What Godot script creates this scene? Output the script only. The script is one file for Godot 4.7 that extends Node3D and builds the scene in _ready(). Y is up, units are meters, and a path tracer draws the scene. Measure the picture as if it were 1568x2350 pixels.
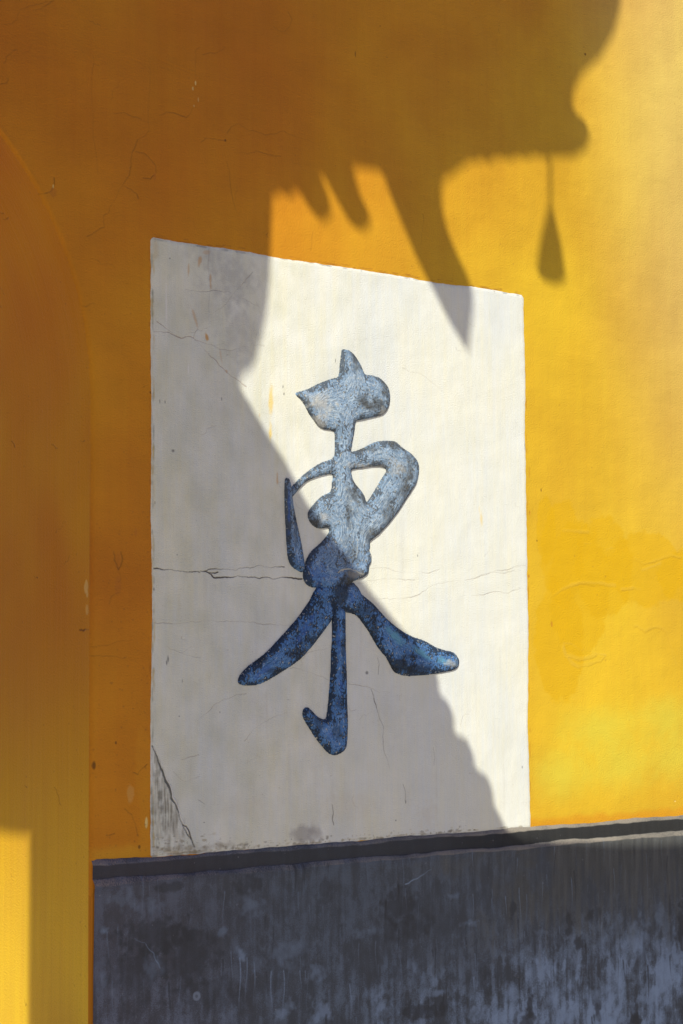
extends Node3D
# A yellow temple wall with an arch on its left, a white panel with a relief character and a dark dado.
# The wall's face is the plane z = 0; x runs to the right along it, y up; y = 0 is the top of the dado, the court lies at y = GROUND.

const GROUND := -0.95
const EDGE := -0.203          # the arch's right jamb
const ARCH_R := 1.03
const SPRING := 1.3           # where the arch springs
const THICK := 0.78           # the wall's thickness
const SUN_ELEV := 42.0
const SUN_LEFT := 40.0

var sun_dir: Vector3          # towards the sun
var wobble := FastNoiseLite.new()
var fine := FastNoiseLite.new()
var lut := PackedByteArray()

# ------------------------------------------------------------------ names and tags
func put(node: Node3D, called: String, parent: Node = self) -> Node3D:
	node.name = called
	parent.add_child(node, true)
	return node

func mesh_part(called: String, st: SurfaceTool, mat: Material, parent: Node) -> MeshInstance3D:
	var m := MeshInstance3D.new()
	m.mesh = st.commit()
	m.material_override = mat
	put(m, called, parent)
	return m

func tag(o: Node, label: String, category: String, group := "") -> void:
	o.set_meta("label", label)
	o.set_meta("category", category)
	if group != "":
		o.set_meta("group", group)

func W(mm: Array) -> PackedVector2Array:
	var p := PackedVector2Array()
	for i in range(0, mm.size(), 2):
		p.append(Vector2(mm[i], mm[i + 1]) / 1000.0)
	return p

func noise(seed_: int, freq: float, octaves := 4, kind := FastNoiseLite.TYPE_SIMPLEX_SMOOTH) -> FastNoiseLite:
	var n := FastNoiseLite.new()
	n.seed = seed_
	n.noise_type = kind
	n.frequency = freq
	n.fractal_type = FastNoiseLite.FRACTAL_FBM
	n.fractal_octaves = octaves
	return n

# ------------------------------------------------------------------ painted surfaces, computed
class Canvas:
	var w: int
	var h: int
	var u0: float
	var v0: float
	var ppm: float
	var r := PackedFloat32Array()
	var g := PackedFloat32Array()
	var b := PackedFloat32Array()
	var z := PackedFloat32Array()
	var rng := RandomNumberGenerator.new()
	var warp: PackedByteArray
	func _init(u0_: float, v0_: float, wid: float, hei: float, ppm_: float, sd: int):
		u0 = u0_; v0 = v0_; ppm = ppm_
		w = int(wid * ppm); h = int(hei * ppm)
		for a in [r, g, b, z]:
			pass
		r.resize(w * h); g.resize(w * h); b.resize(w * h); z.resize(w * h)
		z.fill(0.5)
		rng.seed = sd
		warp = layer(sd + 77, 0.03, 4, 1.0, 1.0)
	# a noise picture of this canvas's size, squeezed by (sx, sy): bytes
	func layer(sd: int, freq: float, oct: int, sx: float, sy: float, curdle := 0.0) -> PackedByteArray:
		var n := FastNoiseLite.new()
		n.seed = sd; n.frequency = freq; n.fractal_octaves = oct
		n.noise_type = FastNoiseLite.TYPE_SIMPLEX_SMOOTH
		n.fractal_type = FastNoiseLite.FRACTAL_FBM
		if curdle > 0.0:
			n.domain_warp_enabled = true
			n.domain_warp_amplitude = curdle
			n.domain_warp_frequency = freq * 1.6
			n.domain_warp_fractal_octaves = 4
		var im := n.get_image(maxi(4, int(w / sx)), maxi(4, int(h / sy)), false, false, true)
		im.resize(w, h, Image.INTERPOLATE_CUBIC)
		return im.get_data()
	func px(p: Vector2) -> Vector2:
		return Vector2((p.x - u0) * ppm, h - (p.y - v0) * ppm)
	func mixin(i: int, c: Vector3, a: float) -> void:
		r[i] += (c.x - r[i]) * a
		g[i] += (c.y - g[i]) * a
		b[i] += (c.z - b[i]) * a
	# a soft dot in pixels
	func dot(q: Vector2, rad: float, c: Vector3, a: float, dz := 0.0) -> void:
		var R := rad + 1.0
		for y in range(maxi(0, int(q.y - R)), mini(h, int(q.y + R) + 2)):
			for x in range(maxi(0, int(q.x - R)), mini(w, int(q.x + R) + 2)):
				var d := Vector2(x - q.x, y - q.y).length()
				var k := clampf((R - d) / 1.4, 0.0, 1.0)
				if k > 0.0:
					var i := y * w + x
					mixin(i, c, a * k)
					z[i] += dz * k
	func wiggle(pts: PackedVector2Array, amount: float, times: int) -> PackedVector2Array:
		var p := pts
		var am := amount
		for t in times:
			var o := PackedVector2Array()
			for i in p.size() - 1:
				o.append(p[i])
				var d := p[i + 1] - p[i]
				o.append((p[i] + p[i + 1]) * 0.5 + d.orthogonal() * rng.randf_range(-am, am))
			o.append(p[p.size() - 1])
			p = o
		return p
	# a crack: width in metres, darkest along its middle
	func crack(pts: PackedVector2Array, width: float, c: Vector3, a: float, dz := -0.1, rough := 0.08) -> void:
		var p := wiggle(pts, rough, 4)
		var run := 0.0
		var phase := rng.randf() * 20.0
		for i in p.size() - 1:
			var A := px(p[i])
			var B := px(p[i + 1])
			var n := maxi(1, int(A.distance_to(B) / 0.8))
			for k in n:
				run += 0.8
				var f := 0.65 + 0.35 * sin(run * 0.043 + phase) * sin(run * 0.017 + phase * 2.0) + rng.randf_range(-0.12, 0.12)
				dot(A.lerp(B, float(k) / n), maxf(0.25, width * ppm * 0.5 * f), c, a * clampf(f, 0.15, 1.0), dz * f)
	# a stain: an ellipse with an edge torn by noise; soft = share of its radius over which it fades
	func stain(at: Vector2, rx: float, ry: float, c: Vector3, a: float, soft := 0.5, torn := 0.8, dz := 0.0, tilt := 0.0) -> void:
		var q := px(at)
		var R := maxf(rx, ry) * ppm * 1.9
		var cs := cos(tilt)
		var sn := sin(tilt)
		for y in range(maxi(0, int(q.y - R)), mini(h, int(q.y + R))):
			for x in range(maxi(0, int(q.x - R)), mini(w, int(q.x + R))):
				var dx := (x - q.x) / ppm
				var dy := (q.y - y) / ppm
				var ex := (dx * cs + dy * sn) / rx
				var ey := (dy * cs - dx * sn) / ry
				var d := sqrt(ex * ex + ey * ey) + (warp[y * w + x] / 255.0 - 0.5) * torn
				var k := clampf((1.0 - d) / soft, 0.0, 1.0)
				if k > 0.0:
					var i := y * w + x
					mixin(i, c, a * k * k * (3.0 - 2.0 * k))
					z[i] += dz * k
	# a run of colour downwards
	func drip(at: Vector2, length: float, width: float, c: Vector3, a: float) -> void:
		var q := px(at)
		var n := int(length * ppm)
		var x := q.x
		var sway := rng.randf() * 9.0
		for k in n:
			var t := float(k) / n
			x += sin(k * 0.05 + sway) * 0.12 + rng.randf_range(-0.15, 0.15)
			dot(Vector2(x, q.y + k), maxf(0.1, width * ppm * 0.5 * (1.0 - 0.5 * t)), c, a * (1.0 - t * t) * rng.randf_range(0.3, 1.0) * 0.6)
	func picture(lut: PackedByteArray) -> ImageTexture:
		var d := PackedByteArray()
		d.resize(w * h * 3)
		for i in w * h:
			d[i * 3] = lut[int(clampf(r[i], 0.0, 1.0) * 4095.0)]
			d[i * 3 + 1] = lut[int(clampf(g[i], 0.0, 1.0) * 4095.0)]
			d[i * 3 + 2] = lut[int(clampf(b[i], 0.0, 1.0) * 4095.0)]
		return ImageTexture.create_from_image(Image.create_from_data(w, h, false, Image.FORMAT_RGB8, d))
	func relief(strength: float) -> ImageTexture:
		var d := PackedByteArray()
		d.resize(w * h)
		for i in w * h:
			d[i] = int(clampf(z[i], 0.0, 1.0) * 255.0)
		var im := Image.create_from_data(w, h, false, Image.FORMAT_L8, d)
		im.bump_map_to_normal_map(strength)
		im.convert(Image.FORMAT_RGB8)
		return ImageTexture.create_from_image(im)
	func uv(u: float, v: float) -> Vector2:
		return Vector2((u - u0) * ppm / w, 1.0 - (v - v0) * ppm / h)

func paint(cv: Canvas, rough: float, bump: float, spec := 0.35) -> StandardMaterial3D:
	var m := StandardMaterial3D.new()
	m.albedo_texture = cv.picture(lut)
	m.texture_repeat = false
	m.roughness = rough
	m.metallic_specular = spec
	if bump > 0.0:
		m.normal_enabled = true
		m.normal_texture = cv.relief(bump)
		m.normal_scale = 1.0
	return m

func plain(c: Color, rough := 0.8) -> StandardMaterial3D:
	var m := StandardMaterial3D.new()
	m.albedo_color = c.linear_to_srgb()
	m.roughness = rough
	return m

# ------------------------------------------------------------------ yellow plaster
func yellow_canvas() -> Canvas:
	var cv := Canvas.new(-1.1, -0.1, 4.3, 3.3, 460.0, 11)
	var big := cv.layer(21, 0.012, 3, 6.0, 6.0)
	var mid := cv.layer(22, 0.03, 4, 3.0, 3.0)
	var streak := cv.layer(23, 0.06, 3, 1.0, 26.0)
	var brush := cv.layer(24, 0.2, 2, 1.0, 40.0)
	var grain := cv.layer(25, 0.35, 2, 1.0, 1.0)
	var cross := cv.layer(26, 0.1, 2, 30.0, 1.0)
	var trowel := cv.layer(27, 0.03, 4, 2.4, 1.0, 20.0)
	for y in cv.h:
		var v := cv.v0 + (cv.h - y) / cv.ppm
		for x in cv.w:
			var i := y * cv.w + x
			var u := cv.u0 + x / cv.ppm
			var L := 1.0 + (big[i] - 128) * 0.0008 + (mid[i] - 128) * 0.0004 + (streak[i] - 128) * 0.0001 + (brush[i] - 128) * 0.0001 + (grain[i] - 128) * 0.0003 + (cross[i] - 128) * 0.0001
			var hue := (big[i] - 128) * 0.0006 + (streak[i] - 128) * 0.00012
			# the right end of the wall is a paler yellow
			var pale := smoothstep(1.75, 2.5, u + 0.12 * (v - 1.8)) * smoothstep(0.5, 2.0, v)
			# paint tinted lemon where the sun falls, browner where the shade falls
			var lit_tone := smoothstep(0.2, 1.9, u + 0.9 * (2.0 - maxf(v, 1.75)) + (mid[i] - 128) * 0.0006)
			cv.r[i] = (0.545 + 0.085 * lit_tone + 0.06 * smoothstep(0.9, 0.0, v) * (1.0 - lit_tone) - 0.02 * pale) * L  # foot of the brown side lifted for light bounced off the ground
			cv.g[i] = (0.205 + 0.185 * lit_tone + 0.03 * smoothstep(0.9, 0.0, v) * (1.0 - lit_tone) + hue * 0.35 + 0.035 * pale) * L
			cv.b[i] = (0.010 + 0.010 * lit_tone + 0.085 * pale) * L
			cv.z[i] = 0.5 + (mid[i] - 128) * 0.0013 + (trowel[i] - 128) * 0.0003 + (streak[i] - 128) * 0.00004 + (brush[i] - 128) * 0.00005 + (grain[i] - 128) * 0.0006
	# repainted, deeper patch right of the panel and lighter yellow below it
	var deep := Vector3(0.62, 0.36, 0.002)
	for s in [[1640, 1000, 0.05, 0.12], [1720, 920, 0.11, 0.2], [1800, 800, 0.16, 0.25], [1930, 880, 0.16, 0.19], [1700, 620, 0.13, 0.22], [2150, 880, 0.22, 0.14], [2350, 860, 0.15, 0.1]]:
		cv.stain(Vector2(s[0], s[1]) / 1000.0, s[2], s[3], deep, 0.6, 0.12, 0.25)
	var lighter := Vector3(0.60, 0.52, 0.05)
	for s in [[1700, 170, 0.22, 0.14], [2000, 190, 0.26, 0.14], [2300, 210, 0.25, 0.15], [1900, 320, 0.3, 0.12], [2250, 350, 0.25, 0.12]]:
		cv.stain(Vector2(s[0], s[1]) / 1000.0, s[2], s[3], lighter, 0.65, 1.0, 0.25)
	# the last hand's breadth above the dado was never repainted
	var low := Vector3(0.6, 0.27, 0.012)
	for k in 34:
		cv.stain(Vector2(1.53 + k * 0.03, 0.004 + 0.006 * sin(k * 1.7)), 0.06, 0.034, low, 0.6, 0.9, 0.3)
	for k in 10:
		cv.stain(Vector2(-0.19 + k * 0.02, 0.012), 0.04, 0.04, Vector3(0.64, 0.33, 0.02), 0.35, 0.9, 0.3)
	# older coat beside the panel's left edge
	for s in [[-25, 250, 0.035, 0.16], [-15, 120, 0.03, 0.13], [-20, 40, 0.03, 0.06]]:
		cv.stain(Vector2(s[0], s[1]) / 1000.0, s[2], s[3], Vector3(0.6, 0.25, 0.012), 0.5, 0.35, 0.6)
	# blisters and old plaster edges under the paint, right of the panel
	var dk := Vector3(0.40, 0.20, 0.004)
	for c in [[1719, 601, 1727, 569, 1760, 537, 1793, 525, 1845, 534, 1906, 545, 1932, 566], [2080, 668, 2103, 668, 2138, 650, 2175, 662, 2212, 668, 2248, 653, 2266, 623, 2283, 562, 2309, 525], [1672, 767, 1714, 791, 1774, 809, 1834, 816, 1920, 815, 1990, 808], [2082, 912, 2135, 889, 2199, 903, 2245, 916, 2292, 924, 2348, 919], [2016, 796, 2079, 803, 2124, 798], [1718, 993, 1786, 993, 1855, 991], [1743, 563, 1794, 552, 1845, 557, 1889, 569]]:
		var p := W(c)
		cv.crack(p, 0.004, dk, 0.13, -0.03, 0.06)
		var up := PackedVector2Array()
		for q in p:
			up.append(q + Vector2(0, 0.009))
		cv.crack(up, 0.016, Vector3(0.64, 0.42, 0.05), 0.06, 0.012, 0.06)
	for c in [[1719, 616, 1761, 613, 1795, 593, 1846, 590, 1898, 578, 1937, 572], [2126, 877, 2171, 887, 2227, 904], [1828, 961, 1867, 961], [1940, 944, 1976, 951]]:
		cv.crack(W(c), 0.012, Vector3(0.66, 0.45, 0.08), 0.10, 0.018, 0.06)
	# hairline cracks in the shaded upper wall
	var ck := Vector3(0.24, 0.10, 0.01)
	for c in [[-515, 2338, -476, 2349, -462, 2361, -451, 2391, -423, 2410, -387, 2423, -344, 2441], [-401, 2401, -365, 2424, -340, 2442], [-500, 2229, -493, 2252, -472, 2272, -458, 2279], [-444, 2268, -419, 2282, -410, 2305], [-206, 2306, -203, 2284, -184, 2281], [28, 2170, 56, 2185, 83, 2186, 107, 2182, 125, 2180, 141, 2196, 151, 2216], [160, 2304, 160, 2391, 178, 2404], [-58, 2048, -27, 2049, -3, 2033, 16, 2017, 16, 1997], [-96, 1942, -73, 1935, -50, 1923, -46, 1910], [-23, 1933, 12, 1905, 48, 1865], [188, 2383, 217, 2395, 245, 2401, 274, 2426], [-134, 2148, -96, 2158, -65, 2150, -35, 2149], [278, 2070, 290, 2011, 302, 1953, 315, 1921], [307, 2101, 395, 2121, 489, 2119], [-201, 602, -157, 606, -120, 617, -57, 624, -8, 627], [-431, 871, -362, 898, -307, 922], [-286, 728, -245, 731, -209, 734], [-203, 576, -130, 576, -83, 569], [1651, 1227, 1655, 1192, 1646, 1156], [616, 1898, 609, 1876, 610, 1855, 605, 1833], [1085, 2019, 1088, 1992, 1080, 1947, 1076, 1914]]:
		cv.crack(W(c), 0.0020, ck, 0.28, -0.05, 0.07)
	for c in [[-204, 2284, -202, 2060, -194, 2023, -187, 1960], [-5, 2337, -7, 2248, -11, 2182, -10, 2117]]:
		cv.crack(W(c), 0.0018, ck, 0.3, -0.06, 0.03)
	for c in [[-10, 2117, -50, 2084, -58, 2064, -69, 2043, -73, 2003, -77, 1977, -96, 1951, -115, 1926, -126, 1899, -145, 1874, -149, 1857, -168, 1845, -164, 1811, -194, 1794, -227, 1774], [278, 2157, 295, 2180, 324, 2195, 362, 2179, 395, 2181, 429, 2176, 468, 2186, 498, 2201, 524, 2193, 585, 2186, 625, 2182], [180, 2114, 200, 2130, 245, 2131, 270, 2132], [-514, 2168, -493, 2175, -486, 2195], [-402, 1879, -377, 1878, -345, 1890, -334, 1913, -334, 1932], [-30, 1974, -3, 1975, 8, 1989], [461, 2523, 482, 2515, 508, 2517, 526, 2536, 535, 2562, 518, 2583]]:
		cv.crack(W(c), 0.0026, ck, 0.42, -0.07, 0.07)
	for c in [[-257, 640, -234, 642, -219, 639, -203, 640], [-155, 69, -140, 70, -124, 73], [-131, 875, -128, 849, -115, 823, -102, 850, -107, 876], [-115, 823, -105, 797, -107, 757, -136, 748, -147, 722], [-61, 243, -45, 236, -24, 257, -13, 265], [-90, 142, -66, 124, -50, 84, -42, 59]]:
		cv.crack(W(c), 0.0030, ck, 0.42, -0.08, 0.08)
	# chips down to the pale plaster, rust, holes
	for s in [[[160, 2291], 4, 9, 0.9], [[150, 2272], 3, 6, 0.6], [[170, 2242], 3, 9, 0.45], [[154, 2220], 3, 5, 0.8], [[-338, 1905], 3, 7, 0.8], [[-16, 101], 7, 18, 0.9], [[-222, 777], 10, 26, 0.45], [[-214, 756], 7, 10, 0.5], [[-217, 703], 9, 18, 0.3], [[-72, 185], 18, 40, 0.2], [[2011, -6], 8, 3, 0.9], [[2283, 51], 5, 3, 0.6]]:
		cv.stain(W(s[0])[0], s[1] / 1000.0, s[2] / 1000.0, Vector3(0.74, 0.55, 0.2), s[3], 0.35, 0.9, -0.1)
	for s in [[[11, 1987], 8, 14, 0.5], [[-339, 1888], 12, 16, 0.4], [[-115, 849], 12, 36, 0.3], [[-116, 775], 12, 32, 0.35], [[-54, 933], 6, 16, 0.4], [[1562, 1054], 3, 10, 0.6], [[1555, 840], 5, 6, 0.6], [[1662, 680], 5, 10, 0.5], [[1564, 1187], 2, 25, 0.4]]:
		cv.stain(W(s[0])[0], s[1] / 1000.0, s[2] / 1000.0, Vector3(0.42, 0.14, 0.02), s[3], 0.4, 0.9, -0.04)
	for s in [[[271, 2134], 6, 6], [[1870, 2699], 5, 5], [[901, 2611], 3, 3], [[795, 2499], 2, 14], [[1619, 1136], 3, 8], [[1594, 962], 3, 4], [[-40, 30], 6, 8], [[-230, 842], 4, 10], [[-361, 882], 5, 4], [[-247, 1539], 3, 5], [[-3, 1343], 3, 6], [[-121, 329], 4, 6], [[-195, 267], 7, 16]]:
		cv.stain(W(s[0])[0], s[1] / 1000.0, s[2] / 1000.0, Vector3(0.1, 0.04, 0.01), 0.75, 0.5, 0.6, -0.1)
	# where brushes met the panel's edge: brown smears along its top and sides
	for k in 60:
		var u := cv.rng.randf_range(0.0, 1.54)
		cv.stain(Vector2(u, 1.806 + cv.rng.randf_range(-0.004, 0.006)), cv.rng.randf_range(0.006, 0.03), 0.003, Vector3(0.3, 0.11, 0.015), cv.rng.randf_range(0.1, 0.5), 0.6, 1.0)
	for k in 46:
		var v := cv.rng.randf_range(0.0, 1.8)
		var sd: float = [-0.004, 1.552][k % 2]
		cv.stain(Vector2(sd + cv.rng.randf_range(-0.003, 0.003), v), 0.003, cv.rng.randf_range(0.008, 0.04), Vector3(0.36, 0.13, 0.015), cv.rng.randf_range(0.1, 0.55), 0.6, 1.0)
	# specks
	for k in 420:
		var q := Vector2(cv.rng.randf_range(-0.5, 2.5), cv.rng.randf_range(0.0, 3.1))
		cv.dot(cv.px(q), cv.rng.randf_range(0.2, 0.9), Vector3(0.25, 0.1, 0.02), cv.rng.randf_range(0.1, 0.5), -0.05)
	for k in 150:
		var q := Vector2(cv.rng.randf_range(-0.2, 0.0), cv.rng.randf_range(0.0, 1.0))
		cv.dot(cv.px(q), cv.rng.randf_range(0.2, 1.0), Vector3(0.25, 0.1, 0.02), cv.rng.randf_range(0.15, 0.5), -0.05)
	for k in 26:
		var q := Vector2(cv.rng.randf_range(-0.5, 1.6), cv.rng.randf_range(0.1, 3.0))
		var d := Vector2(cv.rng.randf_range(-0.03, 0.03), cv.rng.randf_range(-0.04, 0.04))
		cv.crack(PackedVector2Array([q, q + d, q + d * 1.6 + Vector2(0.012, 0.0)]), 0.0015, ck, 0.25, -0.05, 0.25)
	return cv

func reveal_canvas() -> Canvas:
	# x: depth into the wall, y: the way along the jamb
	var cv := Canvas.new(0.0, 0.0, 0.8, 4.0, 420.0, 31)
	var big := cv.layer(41, 0.012, 3, 3.0, 6.0)
	var streak := cv.layer(42, 0.08, 3, 1.0, 40.0)
	var brush := cv.layer(43, 0.22, 2, 1.0, 50.0)
	var grain := cv.layer(44, 0.35, 2, 1.0, 1.0)
	for y in cv.h:
		var s := (cv.h - y) / cv.ppm
		for x in cv.w:
			var i := y * cv.w + x
			var lighter := smoothstep(1.75, 0.4, s + (big[i] - 128) * 0.0015)  # yellower repaint low on the jamb, brightened to stand in for bounced light
			var L := 1.0 + (big[i] - 128) * 0.0009 + (streak[i] - 128) * (0.0001 + 0.00022 * lighter) + (brush[i] - 128) * 0.0002 + (grain[i] - 128) * 0.0004
			cv.r[i] = (0.55 + 0.25 * lighter) * L
			cv.g[i] = (0.212 + 0.30 * lighter + (big[i] - 128) * 0.0003 + (streak[i] - 128) * 0.00015 * lighter) * L
			cv.b[i] = 0.004 + 0.03 * lighter
			cv.z[i] = 0.5 + (streak[i] - 128) * 0.00015 + (brush[i] - 128) * 0.00015 + (grain[i] - 128) * 0.0005
	# paint knocked off beside the corner, a short crack
	for s in [[0.030, 1.722, 0.010, 0.022, 0.6], [0.024, 1.702, 0.007, 0.012, 0.6], [0.026, 1.658, 0.008, 0.018, 0.4]]:
		cv.stain(Vector2(s[0], s[1]), s[2], s[3], Vector3(0.74, 0.5, 0.16), s[4], 0.3, 1.2, -0.1)
	cv.crack(PackedVector2Array([Vector2(0.014, 1.60), Vector2(0.035, 1.602), Vector2(0.045, 1.598), Vector2(0.065, 1.601)]), 0.0035, Vector3(0.2, 0.08, 0.01), 0.5, -0.1)
	for k in 60:
		cv.dot(Vector2(cv.rng.randf_range(8.0, 40.0), cv.rng.randf() * cv.h), cv.rng.randf_range(0.2, 0.9), Vector3(0.25, 0.1, 0.02), cv.rng.randf_range(0.2, 0.5), -0.05)
	for k in 160:
		cv.dot(Vector2(cv.rng.randf() * cv.w, cv.rng.randf() * cv.h), cv.rng.randf_range(0.2, 0.8), Vector3(0.25, 0.1, 0.02), cv.rng.randf_range(0.1, 0.5), -0.05)
	for k in 16:
		var q := Vector2(cv.rng.randf_range(0.02, 0.6), cv.rng.randf_range(0.4, 3.2))
		var d := Vector2(cv.rng.randf_range(-0.03, 0.03), cv.rng.randf_range(-0.03, 0.03))
		cv.crack(PackedVector2Array([q, q + d, q + d * 1.6 + Vector2(0.015, 0.004)]), 0.002, Vector3(0.25, 0.1, 0.01), 0.3, -0.05, 0.25)
	return cv

# ------------------------------------------------------------------ white panel
func panel_canvas() -> Canvas:
	var cv := Canvas.new(-0.02, -0.02, 1.59, 1.84, 800.0, 51)
	var big := cv.layer(61, 0.012, 3, 5.0, 7.0)
	var cloud := cv.layer(62, 0.02, 4, 2.0, 3.0)
	var streak := cv.layer(63, 0.05, 3, 1.0, 22.0)
	var brush := cv.layer(64, 0.18, 2, 1.0, 30.0)
	var grain := cv.layer(65, 0.3, 2, 1.0, 1.0)
	for y in cv.h:
		var v := cv.v0 + (cv.h - y) / cv.ppm
		for x in cv.w:
			var i := y * cv.w + x
			var u := cv.u0 + x / cv.ppm
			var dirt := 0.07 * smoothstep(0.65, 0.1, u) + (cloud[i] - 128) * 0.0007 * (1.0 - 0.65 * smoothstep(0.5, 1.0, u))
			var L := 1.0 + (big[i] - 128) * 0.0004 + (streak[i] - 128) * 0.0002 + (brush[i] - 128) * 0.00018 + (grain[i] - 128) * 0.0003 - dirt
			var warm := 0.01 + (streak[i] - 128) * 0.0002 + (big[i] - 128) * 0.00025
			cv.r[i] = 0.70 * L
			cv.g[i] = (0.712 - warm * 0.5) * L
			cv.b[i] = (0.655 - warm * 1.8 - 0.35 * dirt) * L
			cv.z[i] = 0.5 + (cloud[i] - 128) * 0.0005 + (streak[i] - 128) * 0.0001 + (grain[i] - 128) * 0.0007 + (brush[i] - 128) * 0.0001
	var grey := Vector3(0.44, 0.44, 0.41)
	# damp grey bloom under the top left corner
	for s in [[[212, 1768], 90, 60, 0.45], [[293, 1711], 130, 110, 0.62], [[195, 1621], 90, 110, 0.3], [[326, 1555], 90, 120, 0.45], [[131, 1764], 30, 22, 0.25], [[243, 1362], 90, 130, 0.16], [[409, 1242], 70, 160, 0.14], [[170, 1057], 50, 120, 0.10], [[932, 386], 110, 140, 0.16], [[1047, 607], 50, 90, 0.15], [[405, 397], 100, 80, 0.12]]:
		cv.stain(W(s[0])[0], s[1] / 1000.0, s[2] / 1000.0, grey, s[3], 1.0, 0.9)
	# cooler, cleaner strip down the left and fresher rubbed streaks
	for k in 24:
		var u := cv.rng.randf_range(0.02, 1.5)
		cv.stain(Vector2(u, cv.rng.randf_range(0.2, 1.7)), cv.rng.randf_range(0.006, 0.03), cv.rng.randf_range(0.08, 0.3), Vector3(0.74, 0.73, 0.71), cv.rng.randf_range(0.08, 0.25), 1.0, 0.6)
	for k in 30:
		var u := cv.rng.randf_range(0.02, 1.5)
		cv.stain(Vector2(u, cv.rng.randf_range(0.1, 0.9)), cv.rng.randf_range(0.004, 0.016), cv.rng.randf_range(0.04, 0.2), Vector3(0.5, 0.47, 0.38), cv.rng.randf_range(0.06, 0.2), 1.0, 0.6)
	cv.stain(W([54, 1609])[0], 0.005, 0.16, Vector3(0.78, 0.77, 0.74), 0.6, 0.9, 0.4)
	cv.stain(W([133, 1422])[0], 0.004, 0.025, Vector3(0.78, 0.77, 0.74), 0.7, 0.8, 0.4)
	# warm tinge low on the panel
	for s in [[[748, 107], 150, 60, 0.2], [[338, 127], 120, 60, 0.15], [[1078, 63], 60, 60, 0.25], [[609, 313], 90, 120, 0.1]]:
		cv.stain(W(s[0])[0], s[1] / 1000.0, s[2] / 1000.0, Vector3(0.6, 0.52, 0.36), s[3], 1.0, 0.9)
	# ochre paint runs
	var ochre := Vector3(0.55, 0.27, 0.05)
	for s in [[[175, 1747], 7, 22, 0.5, -0.3], [[199, 1781], 14, 6, 0.3, 0.2], [[135, 1722], 4, 22, 0.4, 0.0], [[216, 1696], 4, 24, 0.45, 0.0], [[155, 1584], 5, 30, 0.35, 0.35], [[201, 1524], 6, 14, 0.8, 0.5], [[253, 1472], 4, 35, 0.22, 0.2], [[274, 1427], 5, 7, 0.45, 0.4], [[467, 1112], 4, 20, 0.5, 0.0], [[400, 1305], 3, 9, 0.35, 0.0]]:
		cv.stain(W(s[0])[0], s[1] / 800.0, s[2] / 800.0, ochre, s[3], 0.7, 0.9, 0.0, s[4])
	for s in [[[443, 1355], 12, 80, 0.85], [[441, 1254], 9, 44, 0.9], [[1331, 1026], 9, 36, 0.6], [[1322, 1055], 5, 18, 0.3]]:
		cv.stain(W(s[0])[0], s[1] / 1000.0, s[2] / 1000.0, Vector3(0.76, 0.58, 0.2), s[3], 0.9, 0.7)
	# cracks
	var dk := Vector3(0.13, 0.11, 0.09)
	var hair := Vector3(0.36, 0.31, 0.25)
	for c in [[8, 828, 29, 828, 68, 827, 106, 823, 134, 821, 176, 821], [190, 824, 216, 816, 226, 806, 269, 809, 316, 815, 370, 811, 397, 807, 418, 812, 473, 811, 564, 810], [194, 824, 242, 823]]:
		cv.crack(W(c), 0.0034, dk, 0.8, -0.2)
	for c in [[176, 825, 262, 833, 309, 831, 350, 840, 397, 848, 446, 842, 494, 845]]:
		cv.crack(W(c), 0.0022, dk, 0.5, -0.12)
	for c in [[841, 848, 902, 851, 963, 841, 1009, 838, 1063, 841, 1142, 854], [789, 801, 879, 814, 955, 816, 1032, 816], [804, 770, 841, 755, 886, 754, 954, 754, 1008, 759, 1070, 780, 1118, 801, 1181, 813, 1270, 822, 1326, 835], [1303, 830, 1383, 851, 1465, 862, 1538, 875], [1282, 768, 1382, 784, 1526, 798], [176, 677, 242, 675, 275, 679, 322, 679, 376, 676, 445, 670, 514, 667], [514, 536, 584, 525, 620, 514, 670, 499], [570, 577, 613, 590, 674, 599], [176, 394, 235, 435, 288, 450, 348, 462], [750, 485, 801, 479, 846, 471, 875, 458, 921, 458], [123, 1661, 211, 1665, 285, 1672, 326, 1658, 402, 1636], [151, 1518, 167, 1549, 195, 1578, 232, 1605, 277, 1636, 297, 1662, 343, 1707, 377, 1744], [187, 1508, 244, 1494, 309, 1499, 351, 1511, 406, 1519, 422, 1517], [212, 1804, 213, 1712, 211, 1599], [987, 1499, 1047, 1490, 1114, 1465, 1169, 1434], [1326, 837, 1373, 847, 1413, 847, 1485, 858], [51, 604, 90, 589, 109, 583, 145, 604], [109, 583, 139, 575, 176, 570], [8, 671, 62, 670, 117, 672, 176, 676], [106, 274, 139, 280, 172, 286], [79, 240, 122, 209, 176, 223], [339, 320, 405, 371, 506, 408]]:
		cv.crack(W(c), 0.0016, hair, 0.36, -0.06)
	for c in [[9, 1523, 60, 1526, 111, 1513, 135, 1521, 155, 1515, 187, 1508], [20, 1554, 67, 1529, 107, 1512], [155, 1512, 195, 1483, 235, 1457, 276, 1424, 317, 1405, 351, 1387]]:
		cv.crack(W(c), 0.002, Vector3(0.34, 0.24, 0.19), 0.5, -0.08)
	for c in [[869, 568, 876, 548, 872, 514], [842, 470, 853, 441, 864, 408, 875, 379, 893, 351, 889, 317, 896, 267, 918, 215], [679, 115, 684, 88, 681, 69, 686, 52], [1107, 277, 1112, 248, 1109, 220], [976, 165, 985, 137, 981, 112], [169, 154, 180, 147, 193, 139]]:
		cv.crack(W(c), 0.0022, dk, 0.42, -0.1)
	# the torn corner bottom left: damp grey wedge and the open crack beside it
	var wedge := W([3, 317, 24, 277, 41, 241, 51, 214, 65, 194, 70, 165, 87, 142, 98, 111, 111, 84, 125, 61, 142, 42, 154, 17, 3, 15])
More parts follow.
